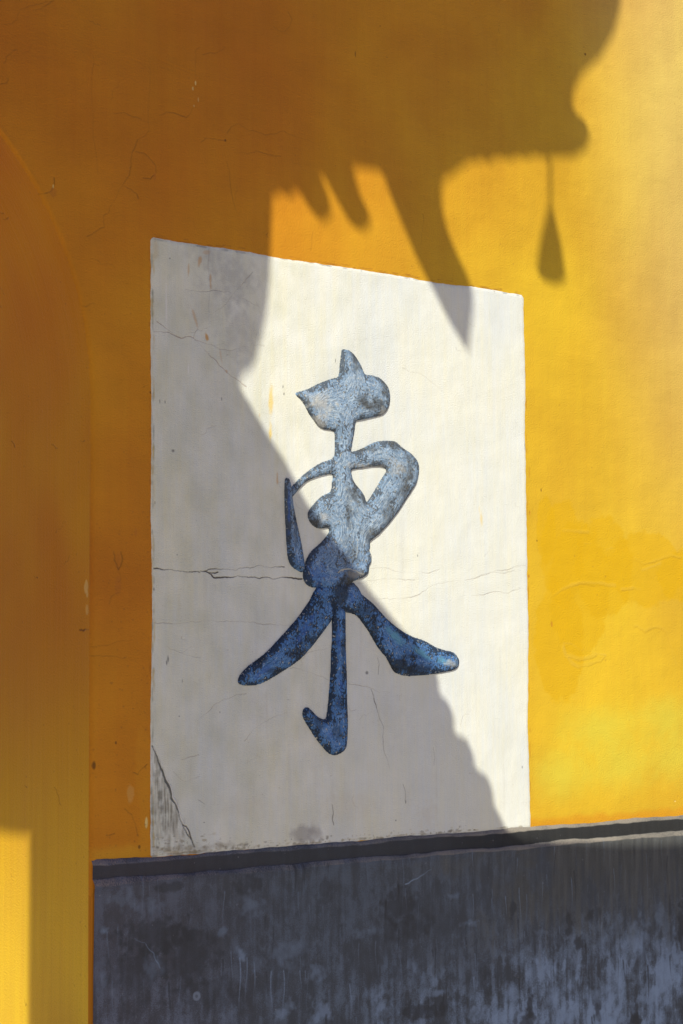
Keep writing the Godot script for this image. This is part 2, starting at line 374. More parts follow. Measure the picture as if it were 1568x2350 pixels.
	for k in 330:
		var q := Vector2(cv.rng.randf_range(0.0, 0.12), cv.rng.randf_range(0.0, 0.32))
		if Geometry2D.is_point_in_polygon(q, wedge):
			cv.stain(q, cv.rng.randf_range(0.003, 0.008), cv.rng.randf_range(0.015, 0.06), [Vector3(0.17, 0.16, 0.125), Vector3(0.24, 0.23, 0.18), Vector3(0.2, 0.19, 0.15), Vector3(0.6, 0.58, 0.5)][k % 4], cv.rng.randf_range(0.2, 0.5) * (1.0 if q.y > 0.06 else 0.5), 1.0, 0.9)
	for k in 26:
		var t := cv.rng.randf()
		cv.stain(W([14, 238])[0] + Vector2(t * 0.085, -0.06 - t * 0.13 + cv.rng.randf_range(-0.05, 0.06)), 0.003, cv.rng.randf_range(0.02, 0.06), [Vector3(0.17, 0.16, 0.12), Vector3(0.55, 0.53, 0.45)][k % 2], 0.35, 0.8, 0.8)
	cv.crack(W([3, 317, 24, 277, 41, 241, 51, 214, 65, 194, 70, 165, 87, 142, 98, 111, 111, 84, 125, 61, 142, 42, 154, 17]), 0.006, Vector3(0.14, 0.14, 0.12), 0.65, -0.25)
	cv.crack(W([8, 315, 31, 277, 47, 241, 58, 214, 72, 194, 77, 165, 93, 142, 104, 110, 118, 83, 132, 60]), 0.005, Vector3(0.7, 0.69, 0.66), 0.6, 0.1)
	cv.crack(W([111, 84, 125, 78, 136, 60, 142, 42]), 0.004, dk, 0.7, -0.2)
	# crumbling, dirty foot of the panel
	for k in 420:
		var u := pow(cv.rng.randf(), 1.6) * 1.3
		var hgt := 0.004 + 0.05 * pow(cv.rng.randf(), 2.5) * (1.0 if u < 0.3 else 0.35)
		cv.stain(Vector2(u + 0.005, hgt), cv.rng.randf_range(0.002, 0.012), cv.rng.randf_range(0.0015, 0.006), [Vector3(0.16, 0.14, 0.1), Vector3(0.3, 0.27, 0.2), Vector3(0.5, 0.45, 0.33), Vector3(0.72, 0.7, 0.62)][k % 4], cv.rng.randf_range(0.25, 0.7), 0.8, 1.4, -0.03)
	for k in 14:
		cv.stain(Vector2(0.02 + k * 0.02, 0.012 + 0.01 * cv.rng.randf()), 0.03, 0.014, Vector3(0.28, 0.24, 0.17), 0.35, 1.0, 1.2)
	for k in 60:
		cv.stain(Vector2(cv.rng.randf_range(0.0, 1.54), cv.rng.randf_range(-0.006, 0.006)), cv.rng.randf_range(0.006, 0.03), 0.005, Vector3(0.3, 0.26, 0.18), cv.rng.randf_range(0.2, 0.7), 0.6, 1.0)
	cv.stain(W([564, 32])[0], 0.065, 0.034, Vector3(0.33, 0.31, 0.29), 0.62, 0.6, 0.5)
	cv.stain(W([607, 33])[0], 0.04, 0.04, Vector3(0.36, 0.34, 0.31), 0.5, 0.7, 0.6)
	# the panel's edges: mould left, ochre from the wall's brush
	for k in 70:
		var v := cv.rng.randf_range(0.0, 1.79)
		cv.stain(Vector2(0.002 + cv.rng.randf_range(0.0, 0.008), v), 0.004, cv.rng.randf_range(0.01, 0.06), [Vector3(0.25, 0.27, 0.22), Vector3(0.55, 0.42, 0.16)][k % 2], cv.rng.randf_range(0.15, 0.6), 0.8, 0.9)
	for k in 50:
		cv.stain(Vector2(cv.rng.randf_range(0.0, 1.54), 1.797), cv.rng.randf_range(0.005, 0.03), 0.004, [Vector3(0.2, 0.2, 0.18), Vector3(0.75, 0.73, 0.68)][k % 2], cv.rng.randf_range(0.2, 0.6), 0.7, 1.0)
	cv.stain(Vector2(0.015, 1.77), 0.02, 0.06, Vector3(0.55, 0.42, 0.2), 0.35, 1.0, 0.8)
	# scuffs
	for s in [[[59, 566], 5, 14], [[54, 555], 4, 9], [[49, 1318], 2.5, 7], [[30, 1319], 2, 9], [[67, 1747], 5, 4], [[78, 1176], 8, 6], [[99, 399], 4, 4], [[110, 501], 2, 10], [[490, 1399], 3.2, 8], [[494, 1377], 3.0, 5], [[91, 871], 2.5, 3], [[1512, 200], 4, 7], [[1543, 1282], 4, 20], [[702, 1498], 2.5, 10], [[1044, 895], 2, 5], [[190, 87], 7, 3], [[942, 53], 3, 3], [[985, 109], 3, 9], [[824, 520], 10, 8], [[8, 768], 3, 9], [[13, 1021], 2, 6], [[248, 408], 2, 5], [[256, 1343], 3, 9]]:
		cv.stain(W(s[0])[0], s[1] / 1000.0, s[2] / 1000.0, Vector3(0.12, 0.12, 0.12), 0.7, 0.7, 0.7, -0.06)
	for k in 320:
		cv.dot(cv.px(Vector2(cv.rng.randf_range(0.0, 1.54), cv.rng.randf_range(0.0, 1.8))), cv.rng.randf_range(0.2, 0.9), Vector3(0.3, 0.28, 0.25), cv.rng.randf_range(0.1, 0.5), -0.05)
	for k in 40:
		var q := Vector2(cv.rng.randf_range(0.03, 1.5), cv.rng.randf_range(0.05, 1.75))
		var d := Vector2(cv.rng.randf_range(-0.05, 0.05), cv.rng.randf_range(-0.035, 0.035))
		cv.crack(PackedVector2Array([q, q + d, q + d * 1.5 + Vector2(0.02, 0.0)]), 0.0013, hair, 0.22, -0.04, 0.25)
	# soot and blue wash brushed out past the character's edges
	for k in 50:
		var q := Vector2(cv.rng.randf_range(0.42, 1.1), cv.rng.randf_range(0.25, 1.5))
		cv.stain(q, 0.004, cv.rng.randf_range(0.01, 0.03), Vector3(0.5, 0.48, 0.42), 0.12, 1.0, 0.9)
	return cv

# ------------------------------------------------------------------ dark dado
func dado_canvas() -> Canvas:
	var cv := Canvas.new(-0.25, -1.0, 2.8, 1.03, 700.0, 71)
	var big := cv.layer(81, 0.014, 4, 4.0, 4.0)
	var cloud := cv.layer(82, 0.008, 6, 1.0, 1.3, 60.0)
	var curd := cv.layer(86, 0.03, 5, 1.0, 1.4, 30.0)
	var streak := cv.layer(83, 0.045, 4, 1.0, 14.0)
	var brush := cv.layer(84, 0.16, 2, 1.0, 16.0)
	var grain := cv.layer(85, 0.28, 3, 1.0, 1.0)
	var base := Vector3(0.066, 0.074, 0.087)
	var salt := Vector3(0.23, 0.305, 0.43)
	for y in cv.h:
		var v := cv.v0 + (cv.h - y) / cv.ppm
		for x in cv.w:
			var i := y * cv.w + x
			var u := cv.u0 + x / cv.ppm
			var c := (cloud[i] - 128) / 128.0
			var st := (streak[i] - 128) / 128.0
			var gr := (grain[i] - 128) / 128.0
			# salts bloom more towards the foot and the right
			var more := smoothstep(-0.15, -0.62, v + 0.1 * (big[i] - 128) / 128.0) * (0.35 + 0.65 * smoothstep(0.5, 1.6, u))
			var cu := (curd[i] - 128) / 128.0
			var m := c * 0.6 + st * 0.34 + cu * 0.36 + gr * 0.36
			var bloom := smoothstep(-0.25, 0.95, m + 0.55 * more - 0.22)
			var k := 0.02 + 0.14 * smoothstep(-0.6, 0.6, m) + bloom * (0.05 + 0.85 * more)
			k += 0.04 * gr + 0.02 * (brush[i] - 128) / 128.0 + 0.035 * cu + 0.03 * st
			# tide lines round the dried patches
			k += 0.07 * exp(-absf(m - 0.22) * 30.0) * (0.5 + cu)
			var q := base.lerp(salt, clampf(k, 0.0, 1.0))
			# upper right painted warm olive, standing in for soft sunlight
			var sun_olive := smoothstep(1.1, 1.7, u + 0.5 * c) * smoothstep(-0.44, -0.14, v + 0.16 * st + 0.1 * c)
			q = q.lerp(Vector3(0.086, 0.086, 0.078) * (1.0 + 0.3 * st + 0.3 * gr), 0.8 * sun_olive)
			# dusty tone on the moulding's two small slopes, painted brighter where they catch light
			var ledge_light := smoothstep(-0.014, -0.010, v) + smoothstep(-0.0525, -0.0555, v) * smoothstep(-0.070, -0.066, v)
			var between := smoothstep(-0.010, -0.014, v) * smoothstep(-0.0555, -0.0525, v)
			q = q.lerp(Vector3(0.044, 0.046, 0.051).lerp(Vector3(0.020, 0.020, 0.020), smoothstep(0.9, 1.6, u)), 0.85 * between)  # band painted darker toward its sunlit right end to offset the sun
			q = q.lerp(Vector3(0.27, 0.24, 0.195), clampf(ledge_light * (0.2 + 0.5 * gr + 0.4 * c + 0.55 * smoothstep(0.5, 1.5, u)), 0.0, 1.0))
			cv.r[i] = q.x * (1.0 + 0.12 * smoothstep(0.6, -0.2, u))
			cv.g[i] = q.y
			cv.b[i] = q.z
			cv.z[i] = 0.5 + 0.09 * c + 0.05 * st + 0.06 * gr
	# fresh black daubs
	var black := Vector3(0.046, 0.048, 0.053)
	for s in [[[6, -225], 150, 75, 0.75], [[122, -285], 140, 110, 0.6], [[-54, -330], 130, 110, 0.5], [[52, -92], 70, 18, 0.7], [[346, -107], 60, 40, 0.7], [[942, -211], 110, 70, 0.7], [[988, -283], 120, 50, 0.6], [[1311, -465], 50, 90, 0.6], [[1445, -258], 20, 40, 0.8], [[1713, -337], 28, 60, 0.85], [[1765, -408], 42, 34, 0.85], [[1810, -324], 26, 40, 0.7], [[1865, -313], 10, 30, 0.6], [[2289, -394], 28, 120, 0.9], [[2227, -312], 9, 50, 0.7], [[1050, -549], 130, 40, 0.85], [[1521, -579], 22, 60, 0.9], [[1510, -635], 60, 50, 0.85], [[1847, -636], 22, 50, 0.85], [[2045, -695], 45, 28, 0.85], [[931, -414], 40, 40, 0.5], [[1806, -544], 22, 20, 0.6], [[632, -147], 40, 50, 0.5], [[200, -405], 160, 60, 0.45]]:
		cv.stain(W(s[0])[0], s[1] / 1000.0, s[2] / 1000.0, black, s[3] * 0.9, 0.6, 1.2)
	# pale blue salt blooms
	for s in [[[248, -233], 30, 26, 0.4], [[312, -302], 30, 26, 0.75], [[345, -165], 70, 36, 0.3], [[486, -318], 130, 60, 0.3], [[596, -388], 50, 34, 0.5], [[621, -508], 50, 60, 0.8], [[477, -486], 40, 36, 0.6], [[-1, -310], 45, 36, 0.3], [[-165, -194], 16, 14, 0.75], [[-180, -329], 20, 60, 0.3], [[-99, -111], 70, 36, 0.25], [[-9, -137], 50, 36, 0.25], [[866, -515], 46, 60, 0.8], [[1108, -500], 40, 16, 0.7], [[1005, -414], 26, 30, 0.5], [[1089, -457], 14, 30, 0.6], [[1270, -587], 60, 40, 0.8], [[1430, -534], 50, 46, 0.6], [[1625, -569], 60, 50, 0.7], [[1686, -633], 56, 40, 0.9], [[1870, -580], 90, 40, 0.6], [[1945, -662], 60, 46, 0.9], [[2115, -620], 90, 70, 0.75], [[2197, -553], 50, 120, 0.75], [[2246, -482], 20, 110, 0.8], [[2063, -420], 100, 100, 0.35], [[2168, -338], 40, 60, 0.35], [[1553, -475], 90, 50, 0.4], [[1255, -292], 50, 14, 0.5], [[1169, -201], 30, 16, 0.4], [[796, -280], 70, 20, 0.3], [[1576, -348], 30, 30, 0.4], [[1402, -375], 14, 14, 0.5]]:
		cv.stain(W(s[0])[0], s[1] / 1000.0, s[2] / 1000.0, salt, s[3] * 0.75, 1.0, 1.5)
	# runs
	for s in [[[308, -315], 0.16, 0.006, 0.8], [[335, -317], 0.14, 0.005, 0.6], [[276, -293], 0.12, 0.004, 0.45], [[361, -333], 0.13, 0.004, 0.5], [[427, -365], 0.14, 0.006, 0.6], [[473, -369], 0.15, 0.005, 0.7], [[536, -375], 0.06, 0.005, 0.5], [[557, -377], 0.04, 0.005, 0.5], [[-162, -198], 0.09, 0.004, 0.4], [[252, -119], 0.1, 0.004, 0.4], [[1474, -196], 0.18, 0.004, 0.6], [[1508, -220], 0.12, 0.004, 0.4], [[1261, -201], 0.1, 0.004, 0.5], [[1410, -219], 0.07, 0.006, 0.4], [[1347, -222], 0.06, 0.004, 0.35], [[1268, -391], 0.1, 0.005, 0.5], [[1262, -467], 0.06, 0.007, 0.6], [[1021, -211], 0.12, 0.003, 0.3], [[733, -434], 0.14, 0.006, 0.5], [[1741, -559], 0.1, 0.005, 0.5]]:
		cv.drip(W(s[0])[0], s[1], s[2] * 0.8, salt, s[3] * 0.75)
	for k in 230:
		var u := cv.rng.randf_range(-0.18, 2.5)
		cv.drip(Vector2(u, cv.rng.randf_range(-0.05, -0.75)), cv.rng.randf_range(0.03, 0.16), cv.rng.randf_range(0.001, 0.004), salt, cv.rng.randf_range(0.06, 0.3))
	for k in 90:
		var u := cv.rng.randf_range(-0.18, 2.5)
		cv.drip(Vector2(u, cv.rng.randf_range(-0.05, -0.75)), cv.rng.randf_range(0.03, 0.14), cv.rng.randf_range(0.003, 0.01), black, cv.rng.randf_range(0.2, 0.6))
	cv.crack(W([966, -148, 999, -137, 1032, -126, 1079, -110]), 0.004, salt, 0.5, 0.05)
	cv.crack(W([-69, -224, -32, -240, -1, -273, 22, -319]), 0.004, salt, 0.35, 0.0)
	# the round mark left by a plugged fixing
	var ring := W([150, -410])[0]
	cv.stain(ring, 0.016, 0.016, Vector3(0.2, 0.24, 0.31), 0.8, 0.3, 0.2)
	cv.stain(ring, 0.006, 0.006, Vector3(0.09, 0.1, 0.12), 0.7, 0.5, 0.2)
	for k in 260:
		cv.dot(cv.px(Vector2(cv.rng.randf_range(-0.2, 2.5), cv.rng.randf_range(-0.8, 0.0))), cv.rng.randf_range(0.1, 0.8), Vector3(0.35, 0.36, 0.4), cv.rng.randf_range(0.1, 0.55))
	return cv

# ------------------------------------------------------------------ the wall's shape
func bulge(u: float, v: float) -> float:      # the plaster is never quite flat
	return 0.0035 * wobble.get_noise_2d(u, v) + 0.0012 * fine.get_noise_2d(u, v)

func jamb(v: float) -> float:                 # u of the arch's right edge at height v
	if v <= SPRING:
		return EDGE
	var d := minf(v - SPRING, ARCH_R)
	return EDGE - ARCH_R + sqrt(maxf(0.0, ARCH_R * ARCH_R - d * d))

func grid(rows: Array, cv: Canvas, heights := []) -> SurfaceTool:   # rows of equal length of [position]
	var st := SurfaceTool.new()
	st.begin(Mesh.PRIMITIVE_TRIANGLES)
	var n: int = rows[0].size()
	for j in rows.size():
		for p in rows[j]:
			st.set_uv(cv.uv(p.x, p.y if heights.is_empty() else heights[j]))
			st.add_vertex(p)
	for j in rows.size() - 1:
		for i in n - 1:
			var a := j * n + i
			for q in [a, a + n, a + 1, a + 1, a + n, a + n + 1]:
				st.add_index(q)
	st.generate_normals()
	st.generate_tangents()
	return st

func wall_face(cv: Canvas, side: float) -> SurfaceTool:
	# side 1: right of the arch; side -1: its mirror on the left
	var rows := []
	var ROUND := 0.014
	var vs: Array[float] = []
	var v := -0.95
	while v < 3.5:
		vs.append(v)
		v += 0.012 if side > 0.0 else 0.05
	vs.append(3.5)
	for vv in vs:
		var row := []
		var e := jamb(vv)
		var n := 250 if side > 0.0 else 40
		for i in n + 1:
			var x := 0.0
			if i < 8:
				x = ROUND * (1.0 - cos(i / 8.0 * PI / 2.0))
			else:
				x = ROUND + (3.5 - e - ROUND) * pow((i - 8.0) / (n - 8.0), 1.12)
			var z := 0.0
			if x < ROUND:
				z = -ROUND + sqrt(maxf(0.0, ROUND * ROUND - (ROUND - x) * (ROUND - x)))
			var u := e + x
			z += bulge(u, vv) * smoothstep(0.0, 0.03, x)
			if side < 0.0:
				u = 2.0 * (EDGE - ARCH_R) - u
			row.append(Vector3(u, vv, z))
		if side < 0.0:
			row.reverse()
		rows.append(row)
	return grid(rows, cv)

func reveal(cv: Canvas) -> SurfaceTool:
	# the thickness of the wall seen inside the arch, from the right foot over the crown to the left foot
	var st := SurfaceTool.new()
	st.begin(Mesh.PRIMITIVE_TRIANGLES)
	var path := []
	var s := 0.0
	for i in 61:
		path.append([Vector2(EDGE, lerpf(GROUND, SPRING, i / 60.0)), Vector2(-1, 0), (SPRING - GROUND) * i / 60.0])
	var mid := Vector2(EDGE - ARCH_R, SPRING)
	s = SPRING - GROUND
	for i in range(1, 97):
		var a := PI * i / 96.0
		path.append([mid + Vector2(cos(a), sin(a)) * ARCH_R, -Vector2(cos(a), sin(a)), s + a * ARCH_R])
	s += PI * ARCH_R
	for i in range(1, 31):
		path.append([Vector2(EDGE - 2.0 * ARCH_R, lerpf(SPRING, GROUND, i / 30.0)), Vector2(1, 0), s + (SPRING - GROUND) * i / 30.0])
	var n := 34
	for p in path:
		for k in n + 1:
			var d := 0.014 + (THICK - 0.014) * k / n
			var off := bulge(p[2] + 9.0, d * 2.0) * smoothstep(0.014, 0.06, d)
			var q: Vector2 = p[0] + p[1] * off
			st.set_uv(cv.uv(d, fposmod(p[2], 3.9)))
			st.add_vertex(Vector3(q.x, q.y, -d))
	for j in path.size() - 1:
		for k in n:
			var a := j * (n + 1) + k
			for q in [a, a + 1, a + n + 1, a + 1, a + n + 2, a + n + 1]:
				st.add_index(q)
	st.generate_normals()
	st.generate_tangents()
	return st

func panel_face(cv: Canvas) -> SurfaceTool:
	var rows := []
	var nu := 240
	var nv := 280
	var edge := noise(91, 22.0, 3)
	var slow := noise(92, 2.0, 2)
	for j in nv + 1:
		var row := []
		var v := 1.8 * j / nv
		for i in nu + 1:
			var u := 1.547 * i / nu
			# ragged, hand-cut outline; the inside is untouched
			var l := 0.0016 * edge.get_noise_2d(3.0, v) + 0.005 * slow.get_noise_2d(5.0, v)
			var r := 0.0022 * edge.get_noise_2d(7.0, v) + 0.006 * slow.get_noise_2d(9.0, v)
			var t := 0.0018 * edge.get_noise_2d(u, 11.0) + 0.006 * slow.get_noise_2d(u, 13.0)
			var b := 0.003 * edge.get_noise_2d(u, 17.0) - 0.004
			var fu := float(i) / nu
			var fv := float(j) / nv
			var p := Vector3(u + lerpf(l, r, fu), v + lerpf(b, t, fv), 0.0)
			# corners rounded by the brush
			for c in [Vector2(0, 1.8), Vector2(1.547, 1.8)]:
				var d := Vector2(absf(u - c.x), absf(v - c.y))
				if d.x < 0.012 and d.y < 0.012:
					p.y -= 0.006 * (1.0 - d.x / 0.012) * (1.0 - d.y / 0.012)
					p.x += (0.005 if c.x < 1.0 else -0.005) * (1.0 - d.x / 0.012) * (1.0 - d.y / 0.012)
			p.z = bulge(p.x, p.y) + 0.0022
			if i == 0 or j == 0 or i == nu or j == nv:
				p.z -= 0.0026
			row.append(p)
		rows.append(row)
	return grid(rows, cv)

# the dado's profile from its top edge down: [drop, how far it stands out]
func dado_strip(cv: Canvas, profile: Array, lift: Array) -> SurfaceTool:
	var rows := []
	var heights := []
	var n := 330
	var edge := noise(95, 9.0, 3)
	var slow := noise(96, 1.6, 2)
	for k in range(profile.size() - 1, -1, -1):
		var row := []
		for i in n + 1:
			var u := EDGE + 0.0035 + 3.7 * pow(float(i) / n, 1.08)
			var wave := (0.0035 * edge.get_noise_2d(u, lift[k]) + 0.007 * slow.get_noise_2d(u, lift[k] * 0.3)) * (1.0 if profile[k][0] < 0.2 else 0.0)
			var v: float = wave - profile[k][0]
			var z: float = profile[k][1] + 0.0012 * fine.get_noise_2d(u * 2.0, v * 2.0)
			# the end at the arch is rounded off with the corner
			var x := u - EDGE
			if x < 0.022:
				z = minf(z, z - 0.016 + sqrt(maxf(0.0, 0.016 * 0.016 - pow((0.022 - x) * 0.72, 2.0))))
			row.append(Vector3(u - 0.003 * smoothstep(-0.12, -0.4, v) * smoothstep(0.03, 0.0, x), v, z))
		rows.append(row)
		heights.append(-profile[k][0])
	return grid(rows, cv, heights)

# ------------------------------------------------------------------ the character's strokes
const CELL := 0.0042
var depth_map := PackedFloat32Array()      # how far inside the character's outline each spot lies
var depth_w := 0
var depth_lo := Vector2(0.3, 0.2)

class Field:
	var lo: Vector2
	var nx: int
	var ny: int
	var pos := PackedVector2Array()
	var dep := PackedFloat32Array()

func field(outline: PackedVector2Array, holes: Array) -> Field:
	var F := Field.new()
	var lo := outline[0]
	var hi := outline[0]
	for p in outline:
		lo = lo.min(p)
		hi = hi.max(p)
	var gi := int((lo.x - depth_lo.x) / CELL) - 2
	var gj := int((lo.y - depth_lo.y) / CELL) - 2
	F.lo = depth_lo + Vector2(gi, gj) * CELL
	F.nx = int((hi.x - F.lo.x) / CELL) + 4
	F.ny = int((hi.y - F.lo.y) / CELL) + 4
	var rings: Array = [outline]
	rings.append_array(holes)
	F.pos.resize(F.nx * F.ny)
	F.dep.resize(F.nx * F.ny)
	for j in F.ny:
		for i in F.nx:
			var p := F.lo + Vector2(i, j) * CELL
			var inside := Geometry2D.is_point_in_polygon(p, outline)
			for hl in holes:
				if inside and Geometry2D.is_point_in_polygon(p, hl):
					inside = false
			var best := 1e9
			var near := p
			for ring in rings:
				var m: int = ring.size()
				for k in m:
					var q := Geometry2D.get_closest_point_to_segment(p, ring[k], ring[(k + 1) % m])
					var dd := p.distance_squared_to(q)
					if dd < best:
						best = dd
						near = q
			var at := j * F.nx + i
			F.pos[at] = p if inside else near
			F.dep[at] = sqrt(best) if inside else -sqrt(best)
			var g := (gj + j) * depth_w + gi + i
			depth_map[g] = maxf(depth_map[g], F.dep[at])
	return F

func smooth_ring(p: PackedVector2Array) -> PackedVector2Array:   # rounds the hand-set corners of an outline
	var o := PackedVector2Array()
	var n := p.size()
	for i in n:
		var a := p[(i + n - 1) % n]
		var b := p[i]
		var c := p[(i + 1) % n]
		var d := p[(i + 2) % n]
		o.append(b)
		if b.distance_to(c) > 0.009:
			o.append(b.cubic_interpolate(c, a, d, 0.5))
	return o

func stroke(mat: Material, F: Field, high: float, wide: float, cv: Canvas, parent: Node, called: String) -> void:
	var st := SurfaceTool.new()
	st.begin(Mesh.PRIMITIVE_TRIANGLES)
	var lump := noise(101, 14.0, 3)
	var used := {}
	var count := 0
	for j in F.ny - 1:
		for i in F.nx - 1:
			var ids := [j * F.nx + i, j * F.nx + i + 1, (j + 1) * F.nx + i + 1, (j + 1) * F.nx + i]
			var any := false
			for q in ids:
				if F.dep[q] > 0.0:
					any = true
			if not any:
				continue
			for q in ids:
				if not used.has(q):
					used[q] = count
					count += 1
					var p := F.pos[q]
					var d := maxf(0.0, F.dep[q])
					var t := 1.0 - minf(d / wide, 1.0)
					var z := high * sqrt(maxf(0.0, 1.0 - t * t)) + 0.003 * lump.get_noise_2d(p.x, p.y) * smoothstep(0.0, 0.012, d)
					z += bulge(p.x, p.y) + (0.0028 if d > 0.0 else -0.001)
					st.set_uv(cv.uv(p.x, p.y))
					st.add_vertex(Vector3(p.x, p.y, z))
			for tri in [[0, 3, 1], [1, 3, 2]]:
				for c in tri:
					st.add_index(used[ids[c]])
	st.generate_normals()
	st.generate_tangents()
	mesh_part(called, st, mat, parent)

func character_canvas() -> Canvas:
	var cv := Canvas.new(0.3, 0.2, 1.0, 1.36, 900.0, 111)
	var big := cv.layer(121, 0.014, 3, 2.0, 2.0)
	var cloud := cv.layer(122, 0.022, 4, 1.0, 1.4)
	var flake := cv.layer(123, 0.085, 5, 1.0, 1.2, 8.0)
	var speck := cv.layer(124, 0.10, 5, 1.0, 1.2)
	var grain := cv.layer(127, 0.4, 2, 1.0, 1.0)
	var brush := noise(128, 1.0, 3)
	var dh := depth_map.size() / depth_w
	for y in cv.h:
		var v := cv.v0 + (cv.h - y) / cv.ppm
		for x in cv.w:
			var i := y * cv.w + x
			var u := cv.u0 + x / cv.ppm
			var gx := (u - depth_lo.x) / CELL
			var gy := (v - depth_lo.y) / CELL
			var ix := clampi(int(gx), 0, depth_w - 2)
			var iy := clampi(int(gy), 0, dh - 2)
			var fx := clampf(gx - ix, 0.0, 1.0)
			var fy := clampf(gy - iy, 0.0, 1.0)
			var k := iy * depth_w + ix
			var d := lerpf(lerpf(depth_map[k], depth_map[k + 1], fx), lerpf(depth_map[k + depth_w], depth_map[k + depth_w + 1], fx), fy)
			if d < -0.012:
				cv.r[i] = 0.1; cv.g[i] = 0.12; cv.b[i] = 0.15
				continue
			# the upper strokes are weathered to grey blue, the feet keep their deep blue
			var down := smoothstep(0.98, 0.70, v + (u - 0.75) * 0.3)
			var c := (cloud[i] - 128) / 128.0
			var f := (flake[i] - 128) / 128.0
			var s := (speck[i] - 128) / 128.0
			var bg := (big[i] - 128) / 128.0
			# the brush followed the strokes: noise stretched along the outline
			var hh := clampf(1.9 * brush.get_noise_3d(u * 30.0, v * 16.0, d * 160.0), -1.0, 1.0)
			var h2 := clampf(1.9 * brush.get_noise_3d(u * 150.0 + 40.0, v * 90.0, d * 500.0), -1.0, 1.0)
			var edge := 1.0 - smoothstep(0.001, 0.022 + 0.016 * bg + 0.014 * c, d)
			var blue := Vector3(0.21, 0.305, 0.43).lerp(Vector3(0.085, 0.205, 0.44), down)
			blue = blue * (1.06 + 0.35 * c + 0.25 * hh + 0.3 * h2 + 0.25 * s)
			var crest := smoothstep(0.010, 0.030, d)
			# rubbed through to the pale ground, mostly above
			var pale := smoothstep(0.05, 0.55, bg * 0.3 + hh * 0.35 + h2 * 0.3 + f * 0.35 - s * 0.3 + 0.26 * crest - 0.34 * down - 0.4 * edge)
			blue = blue.lerp(Vector3(0.46, 0.53, 0.58), pale * lerpf(0.52, 0.25, down))
			# black under-paint: brushy, thickest towards the strokes' edges
			var dark := smoothstep(0.04, 0.26, c * 0.6 - bg * 0.4 + s * 0.85 + f * 0.3 + hh * 0.22 + h2 * 0.16 + edge * 0.66 - 0.12 * crest - 0.2 + 0.17 * down)
			blue = blue.lerp(Vector3(0.042, 0.044, 0.046).lerp(Vector3(0.016, 0.022, 0.033), down), dark * (0.82 + 0.08 * down))
			# pale flecks where it has chipped
			var white := smoothstep(0.46, 0.62, s * 0.7 + f * 0.5 + h2 * 0.3 - 0.02 * down)
			blue = blue.lerp(Vector3(0.6, 0.6, 0.55), 0.75 * white)
			var gr := 1.0 + (grain[i] - 128) * 0.003
			cv.r[i] = maxf(0.004, blue.x * gr)
			cv.g[i] = maxf(0.004, blue.y * gr)
			cv.b[i] = maxf(0.004, blue.z * gr)
			cv.z[i] = 0.5 + 0.12 * s + 0.16 * hh + 0.08 * h2 + 0.05 * f - 0.06 * dark
	# patches seen on single strokes
	var soot_shade := Vector3(0.06, 0.058, 0.05)  # dark patches; on right sides they also imitate the relief's shading
	for s in [[[816, 1377], 26, 24, 0.7], [[868, 1366], 36, 22, 0.55], [[901, 1428], 14, 40, 0.5], [[779, 1506], 18, 34, 0.5], [[1003, 1168], 20, 50, 0.5], [[983, 1087], 26, 60, 0.5], [[916, 1006], 30, 60, 0.45], [[844, 959], 40, 30, 0.45], [[775, 1087], 14, 40, 0.6], [[807, 1069], 14, 26, 0.6], [[743, 1033], 12, 60, 0.45], [[748, 889], 40, 40, 0.35], [[748, 807], 40, 26, 0.8], [[618, 985], 24, 16, 0.5], [[828, 1226], 40, 8, 0.5], [[945, 1243], 40, 14, 0.5]]:
		cv.stain(W(s[0])[0], s[1] / 560.0, s[2] / 560.0, soot_shade, minf(0.85, s[3] * 1.3), 0.95, 1.0)
	var ink := Vector3(0.022, 0.028, 0.035)
	for s in [[[708, 765], 34, 50, 0.8], [[613, 621], 60, 16, 0.7], [[542, 582], 60, 16, 0.6], [[396, 561], 30, 12, 0.6], [[472, 528], 60, 10, 0.6], [[810, 717], 50, 26, 0.5], [[847, 649], 14, 60, 0.6], [[952, 542], 50, 22, 0.85], [[1029, 530], 60, 14, 0.7], [[998, 570], 40, 10, 0.6], [[718, 604], 12, 40, 0.6], [[721, 527], 10, 30, 0.6], [[705, 427], 14, 26, 0.5], [[619, 374], 20, 40, 0.5], [[690, 339], 20, 30, 0.5], [[527, 967], 8, 60, 0.5]]:
		cv.stain(W(s[0])[0], s[1] / 780.0, s[2] / 780.0, ink, s[3], 0.6, 0.9)
	for s in [[[938, 633], 60, 22, 0.75, -0.6], [[1045, 582], 60, 14, 0.7, -0.45], [[1138, 558], 40, 14, 0.5, -0.2], [[907, 655], 30, 16, 0.5, -0.7]]:  # brighter blue painted along the right foot for its sunlit sheen
		cv.stain(W(s[0])[0], s[1] / 1000.0, s[2] / 1000.0, Vector3(0.13, 0.33, 0.47), minf(1.0, s[3] * 1.3), 0.9, 0.9, 0.0, s[4])
	cv.stain(W([1174, 547])[0], 0.03, 0.016, Vector3(0.42, 0.44, 0.42), 0.6, 0.8, 1.4)
	cv.stain(W([1202, 561])[0], 0.012, 0.032, Vector3(0.2, 0.3, 0.42), 0.5, 0.8, 1.4)
	for s in [[[403, 529], 60, 12, 0.6, 0.6], [[556, 648], 90, 16, 0.6, 0.85], [[706, 482], 14, 60, 0.5, 0.0], [[699, 621], 10, 70, 0.5, 0.0], [[752, 761], 16, 30, 0.5, 0.0], [[661, 332], 14, 14, 0.5, 0.0], [[611, 823], 40, 50, 0.4, 0.0], [[503, 1013], 5, 90, 0.6, 0.0]]:
		cv.stain(W(s[0])[0], s[1] / 1000.0, s[2] / 1000.0, Vector3(0.045, 0.125, 0.40), s[3], 0.8, 1.4, 0.0, s[4])
